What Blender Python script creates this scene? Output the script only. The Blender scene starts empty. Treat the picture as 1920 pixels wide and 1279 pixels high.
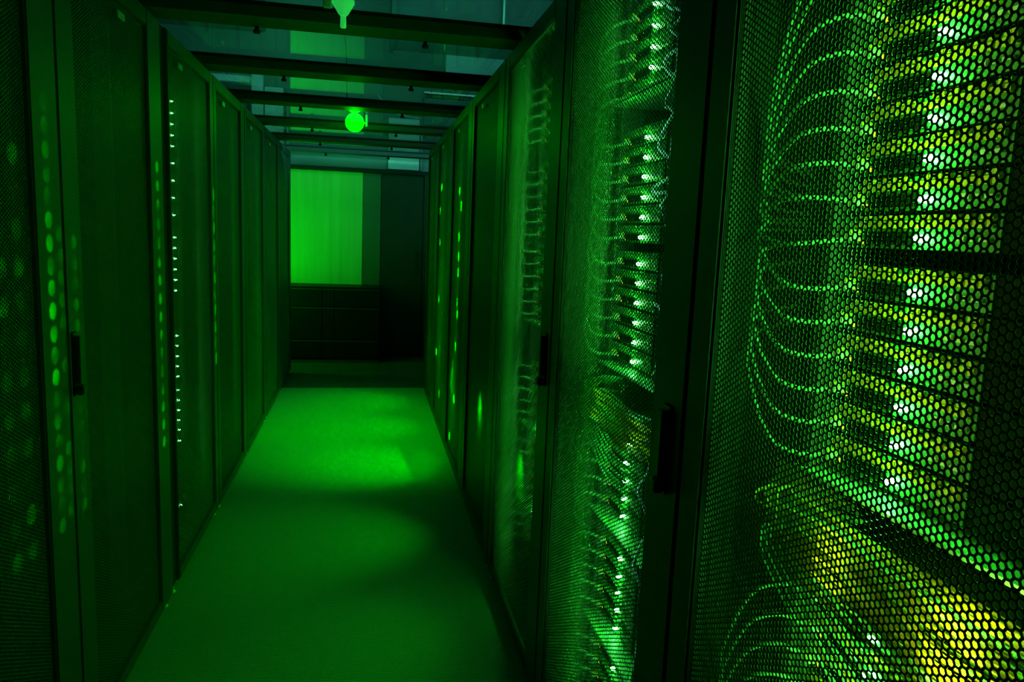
import bpy, bmesh, math, random
import numpy as np
from mathutils import Vector, Matrix
random.seed(7)
SC = bpy.context.scene
COL = SC.collection

# ------------------------------------------------------------------ camera, world, exposure, main light
R = ((0.98092817, -0.19002371, 0.04087674), (-0.01248082, 0.14829091, 0.98886502), (0.19396945, 0.97051574, -0.14309108))
cam_d = bpy.data.cameras.new('camera'); cam = bpy.data.objects.new('camera', cam_d); COL.objects.link(cam)
m = Matrix.Identity(4)
for i in range(3):
    m[i][0] = R[0][i]; m[i][1] = R[1][i]; m[i][2] = -R[2][i]; m[i][3] = (0, 0, 1.38248)[i]
cam.matrix_world = m
cam_d.sensor_width = 36; cam_d.lens = 36 * 1396.5 / 1920; cam_d.clip_start = .02
SC.camera = cam
SC.view_settings.view_transform = 'Standard'; SC.view_settings.look = 'None'
SC.view_settings.exposure = 0; SC.view_settings.gamma = 1; SC.view_settings.use_curve_mapping = False
SC.cycles.use_denoising = True
SC.cycles.max_bounces = 6; SC.cycles.diffuse_bounces = 3; SC.cycles.glossy_bounces = 4; SC.cycles.transparent_max_bounces = 16
SC.cycles.caustics_reflective = False; SC.cycles.caustics_refractive = False
SC.cycles.sample_clamp_indirect = 3.0
w = bpy.data.worlds.new('world'); SC.world = w; w.use_nodes = True
w.node_tree.nodes['Background'].inputs[0].default_value = (.004, .02, .014, 1); w.node_tree.nodes['Background'].inputs[1].default_value = .12

A, B = .6764, .5026            # left and right rack front planes
YL, YR, P, H = 1.8761, 1.0877, .88, 2.04
CEIL = 3.95

def light(name, typ, loc, power, color, target=None, parent=None, **kw):
    d = bpy.data.lights.new(name, typ); d.energy = power; d.color = color
    for k, v in kw.items(): setattr(d, k, v)
    o = bpy.data.objects.new(name, d); COL.objects.link(o); o.location = loc
    if target is not None:
        o.rotation_euler = (Vector(target) - Vector(loc)).to_track_quat('-Z', 'Y').to_euler()
    return o
GREEN = (.0, 1., .0)
LEDC = (.055, 1., .075)
# unseen area lights for the dim teal ambience of the hall above the roofed aisle
light('hall_light', 'AREA', (-.2, 6.2, 2.35), 38., (.06, .60, .44), (-.1, 7.6, 3.4), shape='RECTANGLE', size=3.0, size_y=1.0)
light('hall_light', 'AREA', (1.3, 4.0, 3.6), 30., (.16, .6, .56), (1.0, 8.0, 2.9), shape='RECTANGLE', size=1.0, size_y=1.0)
# added unseen fill lights near the row end, brightening the partition
light('partition_fill', 'AREA', (-1.30, 7.30, 1.1), 11.5, GREEN, (-.35, 8.1, 1.1), shape='RECTANGLE', size=.25, size_y=1.2)
light('partition_fill', 'AREA', (-.25, 7.5, 1.9), .6, GREEN, (-.2, 8.1, 1.6), shape='RECTANGLE', size=.1, size_y=.1)

# ------------------------------------------------------------------ materials
def mat(name, col, rough=.5, metal=0., emit=None, es=0., spec=.5, var=.0, vscale=30., bump=0., bscale=200., scl=None):
    m = bpy.data.materials.new(name); m.use_nodes = True
    nt = m.node_tree; b = nt.nodes['Principled BSDF']
    b.inputs['Base Color'].default_value = (*col, 1); b.inputs['Roughness'].default_value = rough
    b.inputs['Metallic'].default_value = metal; b.inputs['Specular IOR Level'].default_value = spec
    tc = nt.nodes.new('ShaderNodeTexCoord')
    src = tc.outputs['Object']
    if scl:
        mp = nt.nodes.new('ShaderNodeMapping'); mp.inputs['Scale'].default_value = scl
        nt.links.new(src, mp.inputs[0]); src = mp.outputs[0]
    if var:
        n = nt.nodes.new('ShaderNodeTexNoise'); n.inputs['Scale'].default_value = vscale; n.inputs['Detail'].default_value = 4
        nt.links.new(src, n.inputs['Vector'])
        r = nt.nodes.new('ShaderNodeValToRGB')
        r.color_ramp.elements[0].position = .3; r.color_ramp.elements[1].position = .7
        r.color_ramp.elements[0].color = (*[c * (1 - var) for c in col], 1)
        r.color_ramp.elements[1].color = (*[min(1, c * (1 + var)) for c in col], 1)
        nt.links.new(n.outputs[0], r.inputs[0]); nt.links.new(r.outputs[0], b.inputs['Base Color'])
    if bump:
        n = nt.nodes.new('ShaderNodeTexNoise'); n.inputs['Scale'].default_value = bscale; n.inputs['Detail'].default_value = 3
        nt.links.new(src, n.inputs['Vector'])
        bp = nt.nodes.new('ShaderNodeBump'); bp.inputs['Strength'].default_value = bump; bp.inputs['Distance'].default_value = .002
        nt.links.new(n.outputs[0], bp.inputs['Height']); nt.links.new(bp.outputs[0], b.inputs['Normal'])
    if emit:
        b.inputs['Emission Color'].default_value = (*emit, 1); b.inputs['Emission Strength'].default_value = es
    return m
M = {}
M['frame'] = mat('powder_coated_steel', (.032, .042, .032), .45, var=.12, vscale=60, bump=.15, bscale=900)
M['mesh'] = mat('perforated_steel', (.04, .052, .04), .33, var=.1, vscale=20)
M['body'] = mat('rack_steel', (.05, .07, .05), .5, var=.1, vscale=12)
M['inner'] = mat('rack_inner_steel', (.16, .24, .17), .5, var=.15, vscale=9)
M['black'] = mat('black_plastic', (.012, .016, .012), .35, var=.1)
M['gasket'] = mat('black_rubber', (.004, .004, .004), .8, var=.1)
M['badge'] = mat('brushed_badge', (.5, .6, .5), .35, .6, var=.1)
M['chassis'] = mat('switch_case', (.003, .006, .003), .6, .0, spec=.1, var=.25, vscale=80)
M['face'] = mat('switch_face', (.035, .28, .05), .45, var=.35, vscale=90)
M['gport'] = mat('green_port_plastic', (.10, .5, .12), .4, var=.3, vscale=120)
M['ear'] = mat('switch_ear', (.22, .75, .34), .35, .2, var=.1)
M['yellow'] = mat('yellow_port_plastic', (.92, .80, .01), .4, var=.15, vscale=120)
M['yfiber'] = mat('yellow_fiber_jacket', (.85, .70, .01), .35, var=.15, vscale=40)
M['gfiber'] = mat('green_fiber_jacket', (.12, .6, .25), .35, var=.15, vscale=40)
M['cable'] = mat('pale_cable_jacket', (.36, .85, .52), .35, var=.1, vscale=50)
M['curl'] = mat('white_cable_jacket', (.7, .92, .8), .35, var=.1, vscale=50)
M['trunk'] = mat('trunk_cable_jacket', (.05, .16, .07), .5, var=.3, vscale=25)
M['plug'] = mat('clear_plug_plastic', (.7, .85, .72), .25, var=.1)
M['white'] = mat('pale_status_plastic', (.75, .85, .75), .3, var=.1)
M['led'] = mat('green_diode_lens', (.4, .9, .4), .2, emit=LEDC, es=420., var=.02)
M['led_small'] = mat('green_diode_small', (.4, .9, .4), .2, emit=(.2, 1, .3), es=40., var=.02)
M['amber'] = mat('amber_diode_lens', (.9, .7, .1), .2, emit=(1., .7, .02), es=1.0, var=.02)
M['globe'] = mat('green_glass_globe', (.1, .8, .1), .3, emit=(.0, 1., .0), es=14., var=.02)
nt_ = M['globe'].node_tree; a_ = nt_.nodes.new('ShaderNodeAddShader'); t_ = nt_.nodes.new('ShaderNodeBsdfTransparent'); e_ = nt_.nodes.new('ShaderNodeEmission')
e_.inputs[0].default_value = (0, 1, 0, 1); e_.inputs[1].default_value = 7; t_.inputs[0].default_value = (.9, .95, .9, 1)   # translucent glowing glass, its bulb inside
nt_.links.new(t_.outputs[0], a_.inputs[0]); nt_.links.new(e_.outputs[0], a_.inputs[1]); nt_.links.new(a_.outputs[0], nt_.nodes['Material Output'].inputs[0])
M['nozzle'] = mat('green_lamp_lens', (.2, .8, .3), .3, emit=(.03, .85, .12), es=.45, var=.2, vscale=40)
M['beam'] = mat('black_beam_steel', (.03, .045, .03), .5, var=.1, vscale=20)
M['hall_wall'] = mat('hall_wall_paint', (.16, .30, .24), .7, var=.2, vscale=1.5)
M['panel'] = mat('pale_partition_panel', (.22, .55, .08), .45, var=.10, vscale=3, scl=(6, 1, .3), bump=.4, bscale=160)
M['strip'] = mat('grey_partition_strip', (.03, .10, .015), .5, var=.1, vscale=5)
M['door'] = mat('dark_door_paint', (.012, .03, .008), .5, spec=.2, var=.1, vscale=8)
M['cab'] = mat('black_cabinet_steel', (.004, .008, .004), .5, spec=.15, var=.2, vscale=10)
M['cab2'] = mat('cabinet_rail_steel', (.02, .05, .02), .4, spec=.3, var=.2, vscale=10)
M['duct'] = mat('dark_duct_steel', (.05, .16, .13), .5, var=.3, vscale=3)
M['pale'] = mat('pale_duct_steel', (.75, .82, .85), .5, var=.12, vscale=6)
M['pipe'] = mat('galvanised_pipe', (.6, .8, .7), .35, .3, var=.1)
M['dark_floor'] = mat('shaded_end_floor', (.03, .06, .03), .6, var=.3, vscale=14)  # fading light at the aisle end is put into this darker colour

def floor_mat():
    m = bpy.data.materials.new('woven_floor_tile'); m.use_nodes = True
    nt = m.node_tree; b = nt.nodes['Principled BSDF']; L = nt.links
    tc = nt.nodes.new('ShaderNodeTexCoord')
    n1 = nt.nodes.new('ShaderNodeTexNoise'); n1.inputs['Scale'].default_value = 110; n1.inputs['Detail'].default_value = 3
    mp = nt.nodes.new('ShaderNodeMapping'); mp.inputs['Scale'].default_value = (1, 2.2, 1)
    L.new(tc.outputs['Object'], mp.inputs[0]); L.new(mp.outputs[0], n1.inputs['Vector'])
    wv = nt.nodes.new('ShaderNodeTexWave'); wv.bands_direction = 'Y'; wv.inputs['Scale'].default_value = 26; wv.inputs['Distortion'].default_value = 2.5; wv.inputs['Detail'].default_value = 2
    L.new(tc.outputs['Object'], wv.inputs['Vector'])
    mx = nt.nodes.new('ShaderNodeMix'); mx.data_type = 'FLOAT'; mx.inputs[0].default_value = .35
    L.new(n1.outputs[0], mx.inputs[2]); L.new(wv.outputs['Fac'], mx.inputs[3])
    n2 = nt.nodes.new('ShaderNodeTexNoise'); n2.inputs['Scale'].default_value = 1.6; n2.inputs['Detail'].default_value = 3
    L.new(tc.outputs['Object'], n2.inputs['Vector'])
    r = nt.nodes.new('ShaderNodeValToRGB'); r.color_ramp.elements[0].position = .3; r.color_ramp.elements[1].position = .75
    r.color_ramp.elements[0].color = (.10, .20, .11, 1); r.color_ramp.elements[1].color = (.20, .36, .22, 1)
    L.new(mx.outputs[0], r.inputs[0])
    L.new(r.outputs[0], b.inputs['Base Color'])
    bp = nt.nodes.new('ShaderNodeBump'); bp.inputs['Strength'].default_value = .5; bp.inputs['Distance'].default_value = .003
    L.new(mx.outputs[0], bp.inputs['Height']); L.new(bp.outputs[0], b.inputs['Normal'])
    b.inputs['Roughness'].default_value = .55
    return m
M['floor'] = floor_mat()

def glass_mat():
    m = bpy.data.materials.new('clear_roof_sheet'); m.use_nodes = True
    nt = m.node_tree; nt.nodes.clear(); L = nt.links
    out = nt.nodes.new('ShaderNodeOutputMaterial')
    t = nt.nodes.new('ShaderNodeBsdfTransparent'); t.inputs[0].default_value = (.82, .9, .88, 1)
    g = nt.nodes.new('ShaderNodeBsdfGlossy'); g.inputs['Roughness'].default_value = .02; g.inputs[0].default_value = (.85, .9, .88, 1)
    gm = nt.nodes.new('ShaderNodeNewGeometry')
    def vm(op, a, b=None, node='ShaderNodeMath'):
        x = nt.nodes.new(node); x.operation = op
        for i_, q in enumerate((a, b)):
            if q is None: continue
            if isinstance(q, (int, float)): x.inputs[i_].default_value = q
            else: L.new(q, x.inputs[i_])
        return x.outputs['Value'] if node != 'ShaderNodeMath' else x.outputs[0]
    dt = vm('DOT_PRODUCT', gm.outputs['Normal'], gm.outputs['Incoming'], 'ShaderNodeVectorMath')
    pw = vm('POWER', vm('SUBTRACT', 1., vm('ABSOLUTE', dt)), 4.6)
    fr = vm('ADD', vm('MULTIPLY', pw, .85), .05)
    n = nt.nodes.new('ShaderNodeTexNoise'); n.inputs['Scale'].default_value = 3.
    tc = nt.nodes.new('ShaderNodeTexCoord'); L.new(tc.outputs['Object'], n.inputs['Vector'])
    bp = nt.nodes.new('ShaderNodeBump'); bp.inputs['Strength'].default_value = .05; bp.inputs['Distance'].default_value = .003
    L.new(n.outputs[0], bp.inputs['Height']); L.new(bp.outputs[0], g.inputs['Normal'])
    mx = nt.nodes.new('ShaderNodeMixShader')
    L.new(fr, mx.inputs[0]); L.new(t.outputs[0], mx.inputs[1]); L.new(g.outputs[0], mx.inputs[2]); L.new(mx.outputs[0], out.inputs[0])
    return m
M['roof'] = glass_mat()

# ------------------------------------------------------------------ helpers
def link(name, me, mt=None, parent=None, loc=None):
    o = bpy.data.objects.new(name, me); COL.objects.link(o)
    if mt is not None and me is not None and not me.materials: me.materials.append(mt)
    if parent is not None: o.parent = parent
    if loc is not None: o.location = loc
    return o
def tag(o, label=None, cat=None, group=None, kind=None):
    if label: o['label'] = label
    if cat: o['category'] = cat
    if group: o['group'] = group
    if kind: o['kind'] = kind
    return o
def thing(name, label, cat, loc=(0, 0, 0), rz=0, group=None):
    o = bpy.data.objects.new(name, None); COL.objects.link(o); o.location = loc; o.rotation_euler = (0, 0, rz)
    o.empty_display_size = .05
    return tag(o, label, cat, group)
def boxes(name, bl, mt, bevel=0.):
    """bl: list of (x0,x1,y0,y1,z0,z1); returns a mesh"""
    bm = bmesh.new()
    for x0, x1, y0, y1, z0, z1 in bl:
        vs = [bm.verts.new((x, y, z)) for x in (x0, x1) for y in (y0, y1) for z in (z0, z1)]
        for f in ((0, 1, 3, 2), (4, 6, 7, 5), (0, 4, 5, 1), (2, 3, 7, 6), (0, 2, 6, 4), (1, 5, 7, 3)):
            bm.faces.new([vs[i] for i in f])
    bmesh.ops.recalc_face_normals(bm, faces=bm.faces)
    if bevel: bmesh.ops.bevel(bm, geom=bm.edges[:], offset=bevel, segments=2, affect='EDGES', clamp_overlap=True)
    me = bpy.data.meshes.new(name); bm.to_mesh(me); bm.free(); me.materials.append(mt); return me
def smooth_path(pts, n=6):
    p = [Vector(q) for q in pts]; p = [p[0] * 2 - p[1]] + p + [p[-1] * 2 - p[-2]]
    out = []
    for i in range(1, len(p) - 2):
        for k in range(n):
            t = k / n
            out.append(.5 * ((2 * p[i]) + (p[i + 1] - p[i - 1]) * t + (2 * p[i - 1] - 5 * p[i] + 4 * p[i + 1] - p[i + 2]) * t * t + (3 * p[i] - p[i - 1] - 3 * p[i + 1] + p[i + 2]) * t ** 3))
    out.append(p[-2]); return out
def tube_into(bm, pts, r, seg=6):
    rings = []; n = len(pts); up = None
    for i, q in enumerate(pts):
        d = (pts[min(i + 1, n - 1)] - pts[max(i - 1, 0)]).normalized()
        if up is None: up = Vector((0, 0, 1)) if abs(d.z) < .9 else Vector((1, 0, 0))
        s = d.cross(up)
        if s.length < 1e-4: s = d.orthogonal()
        s.normalize(); up = s.cross(d).normalized()
        rings.append([bm.verts.new(q + (s * math.cos(a) + up * math.sin(a)) * r) for a in [2 * math.pi * k / seg for k in range(seg)]])
    for a, b in zip(rings, rings[1:]):
        for k in range(seg): bm.faces.new((a[k], a[(k + 1) % seg], b[(k + 1) % seg], b[k]))
    bm.faces.new(rings[0][::-1]); bm.faces.new(rings[-1])
def tube(name, pts, r, mt, seg=6, n=6):
    bm = bmesh.new(); tube_into(bm, smooth_path(pts, n) if n else [Vector(q) for q in pts], r, seg)
    for f in bm.faces: f.smooth = True
    me = bpy.data.meshes.new(name); bm.to_mesh(me); bm.free(); me.materials.append(mt); return me
def lathe(name, prof, mt, seg=16, axis='z'):
    bm = bmesh.new(); rings = []
    for r, z in prof:
        rings.append([bm.verts.new((r * math.cos(a), r * math.sin(a), z) if axis == 'z' else (z, r * math.cos(a), r * math.sin(a))) for a in [2 * math.pi * k / seg for k in range(seg)]])
    for a, b in zip(rings, rings[1:]):
        for k in range(seg): bm.faces.new((a[k], a[(k + 1) % seg], b[(k + 1) % seg], b[k]))
    bm.faces.new(rings[0][::-1]); bm.faces.new(rings[-1])
    bmesh.ops.recalc_face_normals(bm, faces=bm.faces)
    for f in bm.faces: f.smooth = True
    me = bpy.data.meshes.new(name); bm.to_mesh(me); bm.free(); me.materials.append(mt); return me
def copy_tree(o, parent=None):
    c = o.copy(); COL.objects.link(c); c.parent = parent
    for ch in o.children: copy_tree(ch, c)
    return c
ORD = ['topmost', 'second', 'third', 'fourth', 'fifth', 'sixth', 'seventh', 'eighth', 'ninth', 'tenth', 'eleventh', 'twelfth', 'thirteenth', 'fourteenth', 'fifteenth', 'sixteenth', 'seventeenth', 'eighteenth', 'nineteenth', 'twentieth', 'twenty-first', 'twenty-second', 'twenty-third', 'twenty-fourth', 'twenty-fifth', 'twenty-sixth', 'twenty-seventh', 'twenty-eighth']

# ------------------------------------------------------------------ setting
def struct(name, me): return tag(link(name, me), kind='structure')
struct('floor', boxes('floor', [(-3, 3, -.6, 6.47, -.06, 0)], M['floor']))
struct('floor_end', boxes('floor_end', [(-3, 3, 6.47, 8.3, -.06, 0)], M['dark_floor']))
struct('ceiling', boxes('ceiling', [(-3, 3, -.6, 8.3, CEIL, CEIL + .06)], M['hall_wall']))
struct('wall_back', boxes('wall_back', [(-3, 3, 8.2, 8.3, 0, CEIL)], M['hall_wall']))
struct('wall_left', boxes('wall_left', [(-3.06, -3, -.6, 8.3, 0, CEIL)], M['hall_wall']))
struct('wall_right', boxes('wall_right', [(3, 3.06, -.6, 8.3, 0, CEIL)], M['hall_wall']))
# end of the aisle: pale perforated partition, strip, dark sliding door, header
pp = thing('partition_panel', 'tall pale green lit partition standing behind the low black cabinet', 'partition', (0, 8.12, 0))
link('panel', boxes('panel', [(-1.45, -.7605, 0, .04, 0, 1.96), (-.76, -.3605, 0, .04, 0, 1.96), (-.36, -.04, 0, .04, 0, 1.96)], M['panel']), parent=pp)
link('edge_strip', boxes('edge_strip', [(-.038, .15, .004, .036, 0, 1.96)], M['strip'], .004), parent=pp)
dr = struct('door_1', boxes('door_1', [(.155, .60, 8.10, 8.15, .02, 1.95)], M['door'], .004))
link('door_handle', boxes('door_handle', [(.53, .545, 8.06, 8.075, .9, 1.15), (.53, .545, 8.07, 8.10, .92, .935), (.53, .545, 8.07, 8.10, 1.115, 1.13)], M['black'], .002), parent=dr)
struct('trim_1', boxes('trim_1', [(-1.45, 1.2, 8.03, 8.16, 1.945, 1.985)], M['gasket']))
struct('trim_2', boxes('trim_2', [(.60, 1.2, 8.03, 8.16, 0, 1.945)], M['door']))
# low black cabinet with three rows of drawers
cb = thing('drawer_cabinet', 'low wide black drawer cabinet standing before the bright green partition', 'cabinet', (0, 7.7, 0))
link('body', boxes('body', [(-.98, .155, .02, .40, .03, .76), (-.985, .16, .0, .405, .755, .775)], M['cab'], .003), parent=cb)
link('plinth', boxes('plinth', [(-.98, .155, .0, .38, .0, .025)], M['cab2'], .002), parent=cb)
for r, (z0, z1) in enumerate(((.05, .215), (.24, .55), (.575, .74))):
    for c, (x0, x1) in enumerate(((-.97, -.43), (-.425, -.31), (-.305, .148))):
        d = link('drawer', boxes('drawer', [(x0, x1, .004, .02, z0, z1)], M['cab'], .002), parent=cb)
        link('drawer_rail', boxes('drawer_rail', [(x0, x1, -.002, .008, z1 + .003, z1 + .013)], M['cab2']), parent=d)

# hall equipment seen through the clear roof
t = thing('ventilation_duct', 'broad dark duct hanging crosswise above the far end', 'duct', (0, 0, 0))
link('duct_body', boxes('duct_body', [(.22, 2.2, 7.0, 7.7, 3.10, 3.5)], M['duct'], .01), parent=t)
link('duct_flange', boxes('duct_flange', [(1.5, 1.55, 6.98, 7.72, 3.08, 3.52)], M['duct']), parent=t)
link('duct_flange', boxes('duct_flange', [(.2, .24, 6.98, 7.72, 3.08, 3.52)], M['duct']), parent=t)
tag(link('wall_panel', boxes('wall_panel', [(.80, 1.6, 8.1, 8.19, 2.88, 3.24)], M['pale'], .004)), 'pale grey rectangular panel high on the right of the end wall', 'wall panel')
tag(link('air_unit', boxes('air_unit', [(.57, 1.12, 7.95, 8.19, 2.45, 2.72)], M['duct'], .006)), 'dark boxy air unit under a shining bracket high on the end wall', 'air unit')
tag(link('cable_tray', boxes('cable_tray', [(.56, 1.12, 7.86, 8.18, 2.735, 2.75), (.56, 1.12, 7.86, 7.87, 2.735, 2.765)], M['pipe'])), 'thin bright bracket above the dark air unit on the end wall', 'bracket')
for x, z0, z1, r, lb in ((.565, 2.0, 2.73, .011, 'thin pale vertical conduit right of the green globe on the end wall'), (-.80, 2.0, 2.62, .011, 'thin pale vertical conduit left of the green globe on the end wall'), (1.185, 3.21, CEIL, .012, 'pale vertical pipe high at the top right behind the first beam')):
    tag(link('conduit', tube('conduit', [(x, 6.9 if x > 1 else 8.15, z0), (x, 6.9 if x > 1 else 8.15, z1)], r, M['pipe'], 8, 0)), lb, 'conduit')
tag(link('wall_column', boxes('wall_column', [(-1.14, -1.03, 8.08, 8.19, 2.0, 2.86)], M['pale'], .004)), 'pale narrow upright column on the end wall, left of the green stripe', 'column')
tag(link('wall_panel', boxes('wall_panel', [(-1.02, -.84, 8.12, 8.19, 2.0, 2.74)], M['pale'], .004)), 'pale grey low wall panel left of the green stripe, above the left row', 'wall panel')
tag(link('wall_panel', boxes('wall_panel', [(.22, .54, 8.12, 8.19, 2.0, 2.52)], M['pale'], .004)), 'pale grey wall panel right of the globe lamp, above the dark door', 'wall panel')
tag(link('junction_box', boxes('junction_box', [(-1.50, -1.18, 8.0, 8.19, 2.40, 2.68)], M['duct'], .006)), 'dark teal junction box above the left rack row on the end wall', 'box')
tag(link('wall_ledge', boxes('wall_ledge', [(-1.60, -1.14, 7.95, 8.19, 2.74, 2.80)], M['pale'], .004)), 'pale ledge above the dark teal junction box', 'ledge')
t = thing('hall_ceiling_duct', 'wide green-grey duct running along the hall above the left racks', 'duct')
link('duct_body', boxes('duct_body', [(-2.2, -1.0, 3.6, 8.1, 3.25, 3.55)], M['duct'], .01), parent=t)
for y in (4.2, 5.4, 6.6): link('duct_flange', boxes('duct_flange', [(-2.23, -.97, y, y + .05, 3.22, 3.57)], M['pipe']), parent=t)
tag(link('hanging_wire', tube('hanging_wire', [(-.3, 5.2, 3.6), (-.27, 5.15, 3.1), (-.15, 5.1, 2.6), (-.13, 5.1, 2.07)], .003, M['black'])), 'thin dark wire drooping above the second roof beam', 'wire')
tag(link('hanging_wire', tube('hanging_wire', [(.10, 7.9, 2.70), (.22, 7.9, 2.58), (.30, 7.9, 2.53), (.56, 7.9, 2.50)], .006, M['pipe'])), 'pale wire slanting down right of the green globe lamp', 'wire')

# ------------------------------------------------------------------ roof beams and clear sheets
BE = [(1.75, .15), (2.635, .15), (3.48, .16), (4.36, .16), (5.30, .15), (6.22, .15), (7.10, .14)]
BN = ['one above and behind the viewer', 'nearest in view', 'second from the viewer', 'third, just before the globe lamp', 'fourth from the viewer', 'fifth from the viewer', 'farthest, at the row end']
def roof_beam(i, y, w):
    t = thing('roof_beam', 'black steel beam across the aisle roof, ' + BN[i], 'beam', (0, y, H), group='roof beams across the aisle')
    link('beam_profile', boxes('beam_profile', [(-A - .12, B + .12, 0, w, .0, .036)], M['beam'], .003), parent=t)
    link('beam_lip', boxes('beam_lip', [(-A - .12, B + .12, -.004, .004, .034, .046)], M['gasket']), parent=t)
    for x in (-.372, .197):
        c = link('hanging_clamp', lathe('hanging_clamp', [(.004, -.022), (.011, -.022), (.012, -.012), (.007, -.010), (.007, .002)], M['gasket'], 10), parent=t, loc=(x, w - .012, 0))
    return t
for i, (y, wd) in enumerate(BE):
    if i: roof_beam(i, y, wd)
for i in range(len(BE) - 1):
    y0 = BE[i][0] + BE[i][1] + .004; y1 = BE[i + 1][0] - .004
    if i == 0: y0 = 1.2
    o = link('roof_sheet', boxes('roof_sheet', [(-A - .1, B + .1, y0, y1, H + .036, H + .040)], M['roof']))
    tag(o, 'clear plastic roof sheet between beams, ' + ['in front of the nearest beam', 'behind the nearest beam', 'behind the second beam', 'with the green globe under it', 'just beyond the globe lamp', 'last before the row end'][i], 'roof sheet', 'clear roof sheets')
o = link('roof_sheet', boxes('roof_sheet', [(-A - .1, B + .1, 7.245, 8.02, H + .036, H + .040)], M['roof']))
tag(o, 'clear plastic roof sheet beyond the farthest beam, by the end wall', 'roof sheet', 'clear roof sheets')

# globe lamp (the light on the far floor) and small lamp by the first beam
g = thing('globe_lamp', 'glowing round green globe lamp hanging just behind the third roof beam', 'lamp', (-.078, 4.85, 2.019))
link('globe', lathe('globe', [(.004, -.0562)] + [(.056 * math.sin(a), -.056 * math.cos(a)) for a in [math.pi * k / 16 for k in range(1, 16)]] + [(.004, .0562)], M['globe'], 32), parent=g)
link('lamp_bracket', boxes('lamp_bracket', [(.066, .080, -.01, .01, -.02, .054), (.056, .07, -.006, .006, -.004, .004)], M['white'], .002), parent=g)
light('globe_light', 'POINT', (-.078, 4.85, 2.019), 1.5, GREEN, shadow_soft_size=.03)
light('globe_light', 'SPOT', (-.078, 4.85, 2.019), 135., GREEN, (0, 5.15, 0), spot_size=math.radians(78), spot_blend=1., shadow_soft_size=.03)
sl = thing('nozzle_lamp', 'small glowing green lamp with a tube tip hanging before the nearest beam', 'lamp', (-.078, 2.50, 2.0))
link('lamp_cone', lathe('lamp_cone', [(.010, .030), (.016, .036), (.034, .066), (.034, .076), (.02, .078)], M['nozzle'], 16), parent=sl)
link('lamp_tube', lathe('lamp_tube', [(.0085, -.005), (.0095, -.002), (.0085, .032)], M['nozzle'], 12), parent=sl)
link('lamp_bracket', boxes('lamp_bracket', [(-.062, -.034, -.012, .012, .05, .078)], M['pale'], .003), parent=sl)

# ------------------------------------------------------------------ perforated sheet
def perforated(name, w, h, mt, pitch=.0087, open_=.74, th=.0012, capz=None):
    """flat-topped hex grid in the local yz plane, columns run upwards"""
    cp = pitch * math.sqrt(3) / 2
    nc = int(w / cp); nr = int(h / pitch)
    R0 = pitch / math.sqrt(3); r0 = R0 * open_
    a = np.array([math.pi / 3 * k for k in range(6)])
    ho = np.stack([np.cos(a), np.sin(a)], 1)
    ci, rj = np.meshgrid(np.arange(nc), np.arange(nr), indexing='ij')
    cy = (ci - (nc - 1) / 2) * cp; cz = (rj - (nr - 1) / 2) * pitch + (ci % 2) * pitch / 2
    c = np.stack([cy.ravel(), cz.ravel()], 1); n = len(c)
    inner = c[:, None, :] + ho[None] * r0; outer = c[:, None, :] + ho[None] * R0
    v = np.zeros((n, 24, 3), np.float32)
    for s, (p, x) in enumerate(((inner, 0), (outer, 0), (inner, th), (outer, th))):
        v[:, s * 6:(s + 1) * 6, 0] = x; v[:, s * 6:(s + 1) * 6, 1:] = p
    q = []
    for k in range(6):
        l = (k + 1) % 6
        q += [(k, l, 6 + l, 6 + k), (12 + l, 12 + k, 18 + k, 18 + l), (k, 12 + k, 12 + l, l)]
    q = np.array(q); faces = (q[None] + (np.arange(n) * 24)[:, None, None]).reshape(-1, 4)
    me = bpy.data.meshes.new(name)
    me.vertices.add(n * 24); me.vertices.foreach_set('co', v.ravel())
    me.loops.add(len(faces) * 4); me.loops.foreach_set('vertex_index', faces.ravel().astype(np.int32))
    me.polygons.add(len(faces)); me.polygons.foreach_set('loop_start', np.arange(0, len(faces) * 4, 4, dtype=np.int32))
    me.update(calc_edges=True)
    me.materials.append(mt); return me

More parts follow.
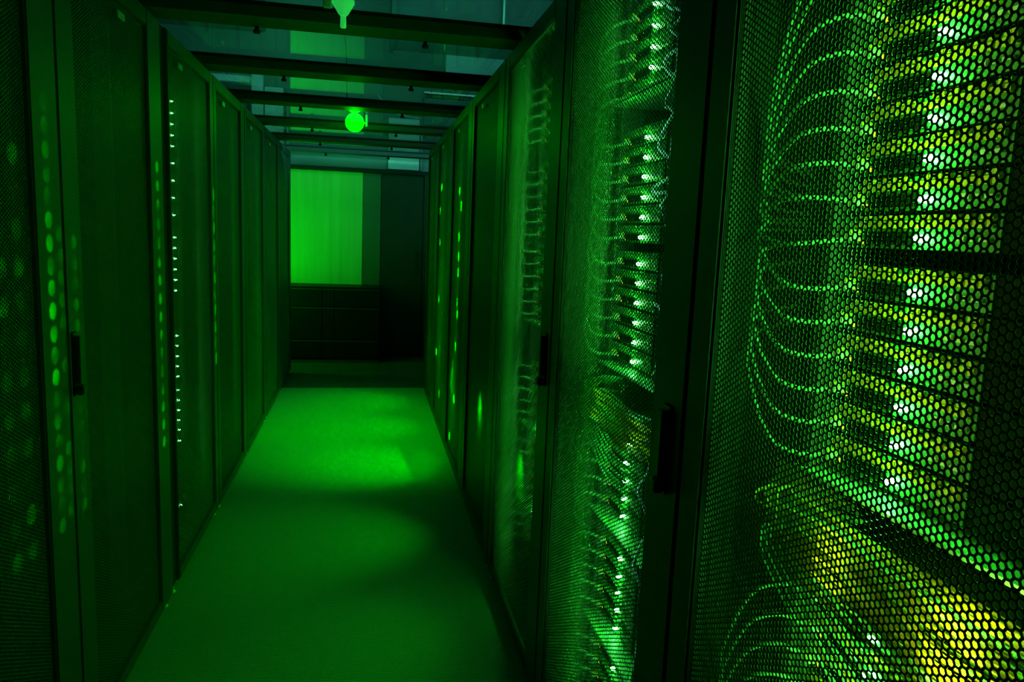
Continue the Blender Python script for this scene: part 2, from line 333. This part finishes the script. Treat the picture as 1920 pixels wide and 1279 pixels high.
# ------------------------------------------------------------------ racks
WR = P - .008
_meshes = {}
def rack(side, y0, label, near=.130, far=.07, handle=True, gap_near=0., badge=.6):
    """near / far: stile widths at the end nearest and farthest from the viewer"""
    yc = y0 + P / 2
    t = thing('server_rack', label, 'server rack', (B, yc, 0) if side == 'R' else (-A, yc, 0), 0 if side == 'R' else math.pi, 'server racks in the %s row' % ('right' if side == 'R' else 'left'))
    s = 1 if side == 'R' else -1          # local +y is away from the viewer on the right row, towards the viewer on the left row
    hw = WR / 2
    key = ('body',)
    if key not in _meshes:
        _meshes[key] = boxes('body', [(.034, 1.05, -hw, -hw + .012, .05, H - .01), (.034, 1.05, hw - .012, hw, .05, H - .01), (.034, 1.05, -hw, hw, H - .012, H), (.034, 1.05, -hw + .012, hw - .012, .05, .065), (1.04, 1.05, -hw + .012, hw - .012, .065, H - .012)], M['body'])
        _meshes['inner'] = boxes('mounting_rail', [(.10, .13, -.262, -.243, .1, H - .06), (.13, .15, -.30, -.243, .1, H - .06)], M['inner'])
        _meshes['inner2'] = boxes('mounting_rail', [(.10, .13, .243, .262, .1, H - .06), (.13, .15, .243, .30, .1, H - .06)], M['inner'])
        _meshes['liner'] = boxes('side_liner', [(.15, 1.0, -hw + .013, -hw + .018, .08, H - .03), (.15, 1.0, hw - .018, hw - .013, .08, H - .03)], M['inner'])
        _meshes['foot'] = lathe('levelling_foot', [(.014, 0), (.014, .006), (.006, .009), (.006, .05)], M['badge'], 12)
    link('body', _meshes[key], parent=t)
    link('mounting_rail', _meshes['inner'], parent=t); link('mounting_rail', _meshes['inner2'], parent=t)
    for y in (-hw + .05, hw - .05): link('levelling_foot', _meshes['foot'], parent=t, loc=(.02, y, 0))
    link('plinth', boxes('plinth', [(.05, 1.04, -hw, hw, 0.0, .05)], M['gasket']), parent=t) if 'plinth' not in _meshes else link('plinth', _meshes['plinth'], parent=t)
    n_w, f_w = near, far
    lo, hi = (n_w, f_w) if s > 0 else (f_w, n_w)          # stile at -y, stile at +y
    gl, gh = (gap_near, 0) if s > 0 else (0, gap_near)
    y_a, y_b = -hw + gl, hw - gh
    z0, z1 = .03, H - .012
    door = link('door', boxes('door', [(0, .03, y_a, -hw + lo, z0, z1), (0, .03, hw - hi, y_b, z0, z1), (.0, .03, -hw + lo, hw - hi, z0, z0 + .045), (.0, .03, -hw + lo, hw - hi, z1 - .055, z1)], M['frame'], .004), parent=t)
    k = ('mesh', round(lo + hi, 3))
    if k not in _meshes: _meshes[k] = perforated('perforated_sheet', WR - lo - hi + .02, z1 - z0 - .08, M['mesh'])
    link('perforated_sheet', _meshes[k], parent=door, loc=(.012, (lo - hi) / 2, (z0 + z1) / 2))
    tag(door.children[0], 'perforated dark sheet')
    if gap_near:
        link('edge_gasket', boxes('edge_gasket', [(.012, .04, *sorted((-s * hw, -s * (hw - gap_near + .006))), z0, z1)], M['gasket']), parent=t)
    if handle:
        yh = -s * (hw - (.030 if side == 'L' else .055))
        h = link('handle', boxes('handle', [(-.004, 0, yh - .016, yh + .016, .955, 1.11), (-.016, -.004, yh - .010, yh + .010, .985, 1.10)], M['black'], .002), parent=door)
        link('handle_latch', boxes('handle_latch', [(-.022, -.004, yh - .013, yh + .013, .958, .982)], M['black'], .003), parent=h)
    yb = -s * (hw - badge * P)
    link('badge', boxes('badge', [(-.003, 0, yb - .03, yb + .03, 1.925, 1.945)], M['badge'], .001), parent=door)
    return t, yc
_meshes['plinth'] = boxes('plinth', [(.05, 1.04, -WR / 2, WR / 2, 0.0, .05)], M['gasket'])
RK = {}
RL = ['nearest black server rack on the right, full of bright green lights behind mesh', 'second server rack on the right, column of green lights beside its wide door edge', 'third server rack on the right, small curled cables behind its mesh', 'fourth server rack on the right, its narrow mesh nearly black', 'fifth server rack on the right, spotted with green light', 'sixth server rack on the right, two past the black one', 'seventh server rack on the right, narrow in the distance', 'last server rack of the right row, by the end wall']
for k in range(7):
    RK['R%d' % k] = rack('R', YR + (k - 1) * P, RL[k], handle=k in (1, 2))
LL = ['nearest server rack at the left edge, its door edge dotted with green ovals', 'second server rack on the left, dark wide mesh with a lever handle', 'third server rack on the left, thin column of small lights at its edge', 'fourth server rack on the left, evenly lit green door', 'fifth server rack on the left, narrow lit green door', 'sixth server rack on the left, before the last one', 'last server rack of the left row, by the dark floor']
LP = [dict(near=.10, far=.136, handle=False, badge=.5), dict(near=.107, far=.148, badge=.53), dict(near=.096, far=.075, gap_near=.085, badge=.3, handle=False)] + [dict(near=.06, far=.13, badge=.27, handle=False)] * 4
for k in range(7):
    if k == 6: pass
    RK['L%d' % k] = rack('L', YL + (k - 1) * P, LL[k], **LP[k])

# ------------------------------------------------------------------ rack mounted switches
FX = .110      # depth of the switch faces behind the rack front
def make_switch(kind):
    """local frame: x into the rack, y to the viewer's left on the right row, z up; origin at the bottom centre of the face"""
    t = thing('network_switch', 'x', 'network switch')
    hgt = .0415
    link('chassis', boxes('chassis', [(.004, .50, -.218, .218, 0, hgt)], M['chassis'], .001), parent=t)
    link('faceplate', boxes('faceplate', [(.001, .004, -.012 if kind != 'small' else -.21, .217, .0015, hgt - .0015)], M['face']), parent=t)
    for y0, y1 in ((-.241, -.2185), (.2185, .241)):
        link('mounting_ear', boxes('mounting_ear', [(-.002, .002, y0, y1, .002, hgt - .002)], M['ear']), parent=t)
    if kind == 'yellow' or kind == 'far':
        bl = []
        rnd = random.Random(3)
        y = -.005
        while y < .205:
            if y > .125 and rnd.random() < .45:
                y += .0094; continue
            bl.append((-.003 - rnd.random() * .003, .002, y, y + .0075, .0255, .0335))
            if rnd.random() < .8: bl.append((-.003 - rnd.random() * .003, .002, y, y + .0075, .0350, .0400))
            y += .0094
        link('port_row', boxes('port_row', bl, M['yellow' if kind == 'yellow' else 'gport']), parent=t)
        link('status_window', boxes('status_window', [(-.002, .002, -.002, .012, .0115, .0155), (-.002, .002, .018, .026, .0115, .0165), (-.002, .002, .032, .046, .0115, .0175)], M['white']), parent=t)
        link('vent_grille', boxes('vent_grille', [(-.0015, .002, y, y + .004, .006, .021) for y in [.105 + .0075 * k for k in range(12)]], M['chassis']), parent=t)
        link('amber_light', boxes('amber_light', [(-.003, .002, .192, .196, .006, .011)], M['amber']), parent=t)
    if kind == 'small':
        link('drive_bay', boxes('drive_bay', [(-.004, .002, -.11 + .1 * k, -.02 + .1 * k, .006, .036) for k in range(3)], M['chassis'], .001), parent=t)
    ly = {'yellow': .0942, 'far': .0842, 'small': -.148}[kind]
    r = .0044 if kind != 'small' else .0036
    link('indicator_light', lathe('indicator_light', [(r, .002), (r, -.006), (r * .7, -.009), (r * .2, -.0102)], M['led' if kind != 'small' else 'led_small'], 8, 'x'), parent=t, loc=(0, ly, .0135))
    return t
def place(src, first, key, z, label, group):
    o = src if first else copy_tree(src)
    root, yc = RK[key]
    s = 1 if key[0] == 'R' else -1
    o.location = ((B + FX) if s > 0 else (-A - FX), yc, z - .0135)
    o.rotation_euler = (0, 0, 0 if s > 0 else math.pi)
    o['label'] = label; o['group'] = group
    return o
R0Z = [1.750, 1.706, 1.661, 1.617, 1.571, 1.526, 1.483, 1.439, 1.395, 1.334, 1.290, 1.245, 1.200, 1.156, 1.111, .912, .866, .821, .776]
R1Z = [1.886, 1.841, 1.797, 1.754, 1.711, 1.605, 1.562, 1.519, 1.474, 1.430, 1.385, 1.325, 1.281, 1.236, 1.190, 1.145, 1.100, .900, .857, .813, .769, .725, .618, .574, .530, .486, .440, .333, .289, .245]
L2Z = [1.856, 1.810, 1.766, 1.722, 1.678, 1.610, 1.540, 1.470, 1.400, 1.308, 1.264, 1.220, 1.175, 1.131, 1.086, .894, .850, .806, .762, .718, .658, .614, .570, .526, .482, .434, .143]
src = make_switch('yellow')
for i, z in enumerate(R0Z): place(src, i == 0, 'R0', z, 'slim green-lit switch, %s from the top in the nearest right rack' % ORD[i] if i else 'slim green-lit switch, topmost in the nearest right rack', 'switches in the nearest right rack')
src2 = make_switch('far')
for i, z in enumerate(R1Z): place(src2, i == 0, 'R1', z, 'slim green-lit switch number %d down in the second right rack' % (i + 1), 'switches in the second right rack')
for i, z in enumerate(R1Z): place(copy_tree(src2), True, 'R2', z, 'slim switch number %d down, mostly hidden in the third right rack' % (i + 1), 'switches in the third right rack')
src3 = make_switch('small')
for i, z in enumerate(L2Z): place(src3, i == 0, 'L2', z, 'slim server with a tiny light, number %d down in the third left rack' % (i + 1), 'servers in the third left rack')

# ------------------------------------------------------------------ patch cables
def lp(key, x, y, z):
    yc = RK[key][1]
    return (B + x, yc + y, z) if key[0] == 'R' else (-A - x, yc - y, z)
def patch_cable(key, z, ze, ye, label, group, r=.0032, bulge=.05, up=0.):
    """plug at the left end of a switch face, jacket bulging towards the door and ending at the side duct"""
    t = thing('patch_cable', label, 'cable', lp(key, FX, .205, z), group=group)
    o = Vector(t.location)
    rel = lambda x, y, zz: tuple(Vector(lp(key, x, y, zz)) - o)
    pts = [rel(FX - .012, .212, z + up * .2), rel(FX - .035, .235, z + up * .6), rel(FX - bulge, .265, z + (ze - z) * .12 + up), rel(FX - bulge, .305, z + (ze - z) * .35 + up), rel(FX - bulge * .85, .352, z + (ze - z) * .68 + up * .6), rel(FX - bulge * .6, ye - .006, ze), rel(FX - .01, ye, ze + (ze - z) * .35), rel(FX + .08, ye, ze + (ze - z) * .5)]
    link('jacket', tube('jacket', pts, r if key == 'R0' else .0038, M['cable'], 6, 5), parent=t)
    pb = sorted((rel(FX - .016, .196, z)[0], rel(FX - .001, .196, z)[0])); py = sorted((rel(0, .197, z)[1], rel(0, .2145, z)[1]))
    link('plug', boxes('plug', [(pb[0], pb[1], py[0], py[1], -.0045, .0045)], M['plug'], .001), parent=t)
    link('plug_latch', boxes('plug_latch', [(pb[0], pb[1], py[0] + .001, py[1] - .005, .0048, .0095)], M['yellow'], .001), parent=t)
rnd = random.Random(11)
for i, z in enumerate(R0Z):
    if z > 1.1:
        ze = (1.40 + (z - 1.40) * .5 if z > 1.36 else 1.43 - (1.38 - z) * .8) + rnd.uniform(-.004, .004); ye = .402 + rnd.uniform(-.008, .004)
    else: ze = z - .20; ye = .40
    patch_cable('R0', z, ze, ye, 'pale cable plugged in the %s switch of the nearest right rack' % (ORD[i] + (' highest' if i else '')), 'patch cables of the nearest right rack', .0032, .055, -.012 if z < 1.42 and z > 1.1 else .008)
for i, z in enumerate(R1Z):
    if z > 1.65: ze = z - .03 * (z - 1.60) * 5
    elif z > 1.05: ze = z + .072 + rnd.uniform(-.008, .008)
    else: ze = z - .095 + rnd.uniform(-.008, .008)
    for key, nm in (('R1', 'second'), ('R2', 'third')):
        patch_cable(key, z, ze, .395 + rnd.uniform(-.025, .01), 'pale cable of switch number %d down in the %s right rack' % (i + 1, nm), 'patch cables of the %s right rack' % nm, .0027, .05, -.010 if z > 1.05 else .008)

def bundle(key, name, label, x, ys, z0, z1, r=.004, mt='trunk'):
    bm = bmesh.new(); rr = random.Random(5)
    for y in ys:
        pts = []; n = 10
        for k in range(n + 1): pts.append(lp(key, x + rr.uniform(-.006, .006), y + rr.uniform(-.005, .005), z0 + (z1 - z0) * k / n))
        tube_into(bm, smooth_path(pts, 3), r, 6)
    for f in bm.faces: f.smooth = True
    me = bpy.data.meshes.new(name); bm.to_mesh(me); bm.free(); me.materials.append(M[mt])
    return tag(link(name, me), label, 'cable bundle', kind='stuff')
bundle('R0', 'vertical_cable_bundle', 'upright bundle of grey cables along the far side of the nearest right rack', .16, [.345 + .009 * k for k in range(9)], .12, 1.95)
bundle('R1', 'vertical_cable_bundle', 'upright bundle of cables glowing faintly in the second right rack', .10, [.30 + .010 * k for k in range(11)], .12, 1.95)
bundle('R2', 'vertical_cable_bundle', 'upright bundle of cables glowing faintly in the third right rack', .10, [.30 + .010 * k for k in range(11)], .12, 1.95)
bundle('L2', 'vertical_cable_bundle', 'upright bundle of cables inside the third left rack', .10, [-.36 + .010 * k for k in range(8)], .12, 1.95)

# curly cables hanging beside the lights of the second rack
CUR = [[(1.472, 1.855), (1.42, 1.83), (1.386, 1.811), (1.33, 1.791), (1.361, 1.783), (1.369, 1.769), (1.341, 1.748), (1.348, 1.733), (1.385, 1.72), (1.386, 1.699), (1.329, 1.669)],
       [(1.341, 1.748), (1.351, 1.654 + .03), (1.37, 1.635), (1.352, 1.623), (1.329, 1.603)], [(1.329, 1.62), (1.393, 1.594), (1.39, 1.56), (1.375, 1.545), (1.337, 1.524)],
       [(1.335, 1.575), (1.353, 1.541), (1.34, 1.524), (1.33, 1.51)], [(1.325, 1.50), (1.426, 1.485), (1.395, 1.472), (1.335, 1.471)], [(1.335, 1.471), (1.388, 1.448), (1.35, 1.44), (1.33, 1.40)],
       [(1.33, 1.345), (1.347, 1.323), (1.33, 1.30)], [(1.37, 1.257), (1.35, 1.25), (1.341, 1.235)], [(1.327, 1.169), (1.353, 1.133), (1.34, 1.12), (1.33, 1.10)],
       [(1.33, .96), (1.357, .921), (1.376, .875), (1.346, .845), (1.33, .83)], [(1.33, .80), (1.367, .765), (1.374, .716), (1.354, .69), (1.33, .65)], [(1.335, .60), (1.35, .54), (1.34, .47), (1.345, .38), (1.33, .30)]]
CN = ['topmost', 'second from the top', 'third from the top', 'fourth from the top', 'fifth from the top', 'sixth from the top', 'short seventh from the top', 'tiny eighth from the top', 'small ninth from the top', 'tenth from the top', 'second from the bottom', 'long straight one at the bottom']
for i, c in enumerate(CUR):
    o = Vector((.555, c[0][0], c[0][1]))
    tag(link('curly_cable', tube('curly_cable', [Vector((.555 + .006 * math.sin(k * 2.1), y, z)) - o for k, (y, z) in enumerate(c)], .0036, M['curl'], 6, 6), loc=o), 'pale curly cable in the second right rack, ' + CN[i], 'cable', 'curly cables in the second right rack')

# yellow and green fibre patch bundle in the horizontal tray
def tray(key, zt, label, n, ylim, nm):
    yc = RK[key][1]
    t = thing('cable_tray', label, 'cable tray', lp(key, FX, 0, zt), group='horizontal cable trays in the right racks')
    link('tray_floor', boxes('tray_floor', [(-.02, .30, -.22, .22, 0, .003)], M['inner']), parent=t)
    ring = boxes('tray_ring', [(-.045, -.02, 0, .004, 0, .004), (-.047, -.044, 0, .004, 0, .035)], M['black'])
    for y in (-.2, -.1, 0, .1, .2): link('tray_ring', ring, parent=t, loc=(0, y, 0))
    rr = random.Random(zt * 100)
    for k in range(n):
        yellow = k % 4 != 3
        x = FX - .03 - rr.random() * .055; z = zt + .010 + rr.random() * .075
        ys = rr.uniform(.16, .25)
        dz = rr.uniform(-.01, .01)
        end = ylim + rr.uniform(0, .03)
        pts = [lp(key, FX - .002, ys - .02, z + .006), lp(key, x + .02, ys + .012, z + .004), lp(key, x, ys - .005, z - .012)] if k % 2 else [lp(key, x + .03, ys + .03, z + .01), lp(key, x, ys, z)]
        m_ = 7
        for j in range(1, m_):
            y = ys - .03 - (ys - .03 - end) * j / m_
            pts.append(lp(key, x + rr.uniform(-.008, .008), y, z + dz * j / m_ - .012 * math.sin(math.pi * j / m_) + rr.uniform(-.005, .005)))
        o = Vector(pts[0]); c = 'yellow' if yellow else 'green'
        tag(link('fiber_cable', tube('fiber_cable', [Vector(p) - o for p in pts], .0026 if key == 'R0' else .0024, M['yfiber'] if yellow else M['gfiber'], 6, 4), loc=o), '%s fibre cable in the bundle across the %s right rack' % (c, nm), 'cable', '%s fibre cables in the %s right rack' % (c, nm))
tray('R0', .975, 'horizontal cable tray filled with yellow cables in the nearest right rack', 44, -.36, 'nearest')
tray('R1', .945, 'horizontal cable tray with looping yellow cables in the second right rack', 22, -.28, 'second')
# green cables looping down at the left of the yellow bundle
for key, nm, n in (('R0', 'nearest', 7), ('R1', 'second', 9)):
    for k in range(n):
        y1 = .15 + .012 * k; zt = 1.05 - .004 * k; rad = .05 + .006 * k
        pts = [lp(key, FX - .02, y1 - .05, zt + .008), lp(key, FX - .05, y1 + .015, zt), lp(key, FX - .06, y1 + .045, zt - rad * .5), lp(key, FX - .06, y1 + .025, zt - rad), lp(key, FX - .05, y1 - .04, zt - rad * 1.55), lp(key, FX - .045, y1 - .13, zt - rad * 2.0), lp(key, FX - .03, y1 - .21, zt - rad * 2.2)]
        o = Vector(pts[0])
        tag(link('looping_cable', tube('looping_cable', [Vector(p) - o for p in pts], .0027, M['gfiber'], 6, 5), loc=o), 'green cable looping down beside the yellow bundle in the %s right rack' % nm, 'cable', 'looping green cables in the %s right rack' % nm)
tag(link('yellow_label_plate', boxes('yellow_label_plate', [(B + .088, B + .09, .87, .955, .995, 1.075)], M['yellow'], .0005)), 'square yellow plate at the left of the yellow cable bundle', 'label plate')
# blank shelves under the groups of switches
for key, nm, zs in (('R0', 'nearest', (1.085,)), ('R1', 'second', (1.075, .701, .415, 1.689)), ('R2', 'third', (1.075, .701, .415))):
    for i, z in enumerate(zs):
        x0 = FX - .045
        o = link('rack_shelf', boxes('rack_shelf', [(0, .3, -.225, .225, 0, .003), (0, .002, -.225, .225, 0, .008)], M['ear']), loc=lp(key, x0, 0, z))
        tag(o, 'thin pale shelf below the %s group of switches in the %s right rack' % (['main', 'second', 'third', 'top'][i], nm), 'shelf', 'thin shelves in the right racks')

# ------------------------------------------------------------------ added unseen fill strips in the racks, standing in for indicator glow
def glow(key, y, p_in, p_out, z0=.25, z1=1.9, cin=(.42, 1., .14), cout=GREEN):
    root, yc = RK[key]; s = 1 if key[0] == 'R' else -1
    for p, dx, x, c in ((p_in, .1, .022, cin), (p_out, -.1, FX - .03, cout)):
        a = lp(key, x, y, (z0 + z1) / 2)
        if p: light('rack_fill', 'AREA', a, p, c, (a[0] + s * dx, a[1], a[2]), shape='RECTANGLE', size=.05, size_y=z1 - z0)
glow('R0', -.22, 0, 1.0); glow('R0', .08, .62, .9, cin=(.5, 1., .12)); glow('R1', .12, 1.1, 1.7, cin=(.12, 1., .2)); glow('R2', .20, 2.3, 1.8, cin=(.12, 1., .2)); glow('R1', -.13, .8, 0, cin=(.2, 1., .5))
glow('R0', -.10, .20, 0, z0=.98, z1=1.08, cin=(.6, 1., .1))
glow('R4', .0, 0, 4.); glow('R5', .0, 0, 7.); glow('R6', .0, 0, 7.)
glow('L2', -.15, .5, .5, cin=(.12, 1., .2)); glow('L3', -.1, 0, 1.2); glow('L4', -.1, 0, 1.5); glow('L5', -.1, 0, 1.5); glow('L6', -.1, 0, 1.5)
# added unseen spots in the right racks, brightening the floor through the mesh
for y, pw, xt in ((4.33, 110., .12), (5.15, 55., -.05), (5.95, 50., -.1), (3.25, 34., -.25), (2.35, 16., -.2)):
    light('floor_fill', 'SPOT', (B + .10, y, .66), pw * 1.1, GREEN, (xt, y, 0), spot_size=math.radians(64), spot_blend=1., shadow_soft_size=.03)

# ------------------------------------------------------------------ narrow beams thrown across the aisle by the indicator lights
def beam(src, dst, power, size=2.0, blend=.5, rad=.002):
    light('indicator_beam', 'SPOT', src, power * 340, GREEN, dst, spot_size=math.radians(size), spot_blend=blend, shadow_soft_size=rad)
for i in range(20):
    z = 1.62 - .0497 * i
    pw = 2.2 * (.12 + .88 * math.exp(-((i - 10) / 5.) ** 2))
    beam((B + .10, 1.55, z), (-A, 1.80, z - .002), pw, 1.9)
for i in range(14):
    z = 1.33 - .0497 * i
    beam((B + .10, 1.58, z), (-A, 1.855, z + .01), .8, 1.7)
    beam((B + .10, 1.60, z), (-A, 1.935, z - .01), .6, 1.6)
for i in range(16):
    z = 1.55 - .062 * i
    beam((B + .10, 2.42, z), (-A, 2.68, z), 1.1, 1.9)
for i in range(11):
    z = 1.50 - .075 * i
    beam((B + .10, 3.52, z), (-A, 3.61, z), 1.5, 3.0)
for (y, z, pw) in ((4.25, 1.60, .5), (4.16, 1.52, .6), (4.21, 1.24, .5), (4.215, 1.15, .7), (4.22, 1.35, .3), (5.30, 1.68, .6), (5.37, 1.52, .6), (5.33, 1.30, .3), (6.38, 1.34, .5), (4.22, .98, .3), (4.236, .72, .45), (4.2, .91, .3), (5.38, .50, .5), (4.236, .41, .6), (4.4, .14, .3), (6.5, .86, .5), (5.1, .25, .4), (4.7, 1.1, .3), (4.75, .8, .3), (5.3, .9, .4)):
    beam((-A - .10, y - .25, z + .01), (B, y, z), pw * 40, 2.6)
for i in range(12):
    for y, pw in ((1.60, .18), (1.67, .18)): beam((B + .10, 1.50, 1.5 - .075 * i), (-A, y, 1.5 - .075 * i), pw * (1.5 + math.sin(i * 1.7 + y * 9)), 2.2)
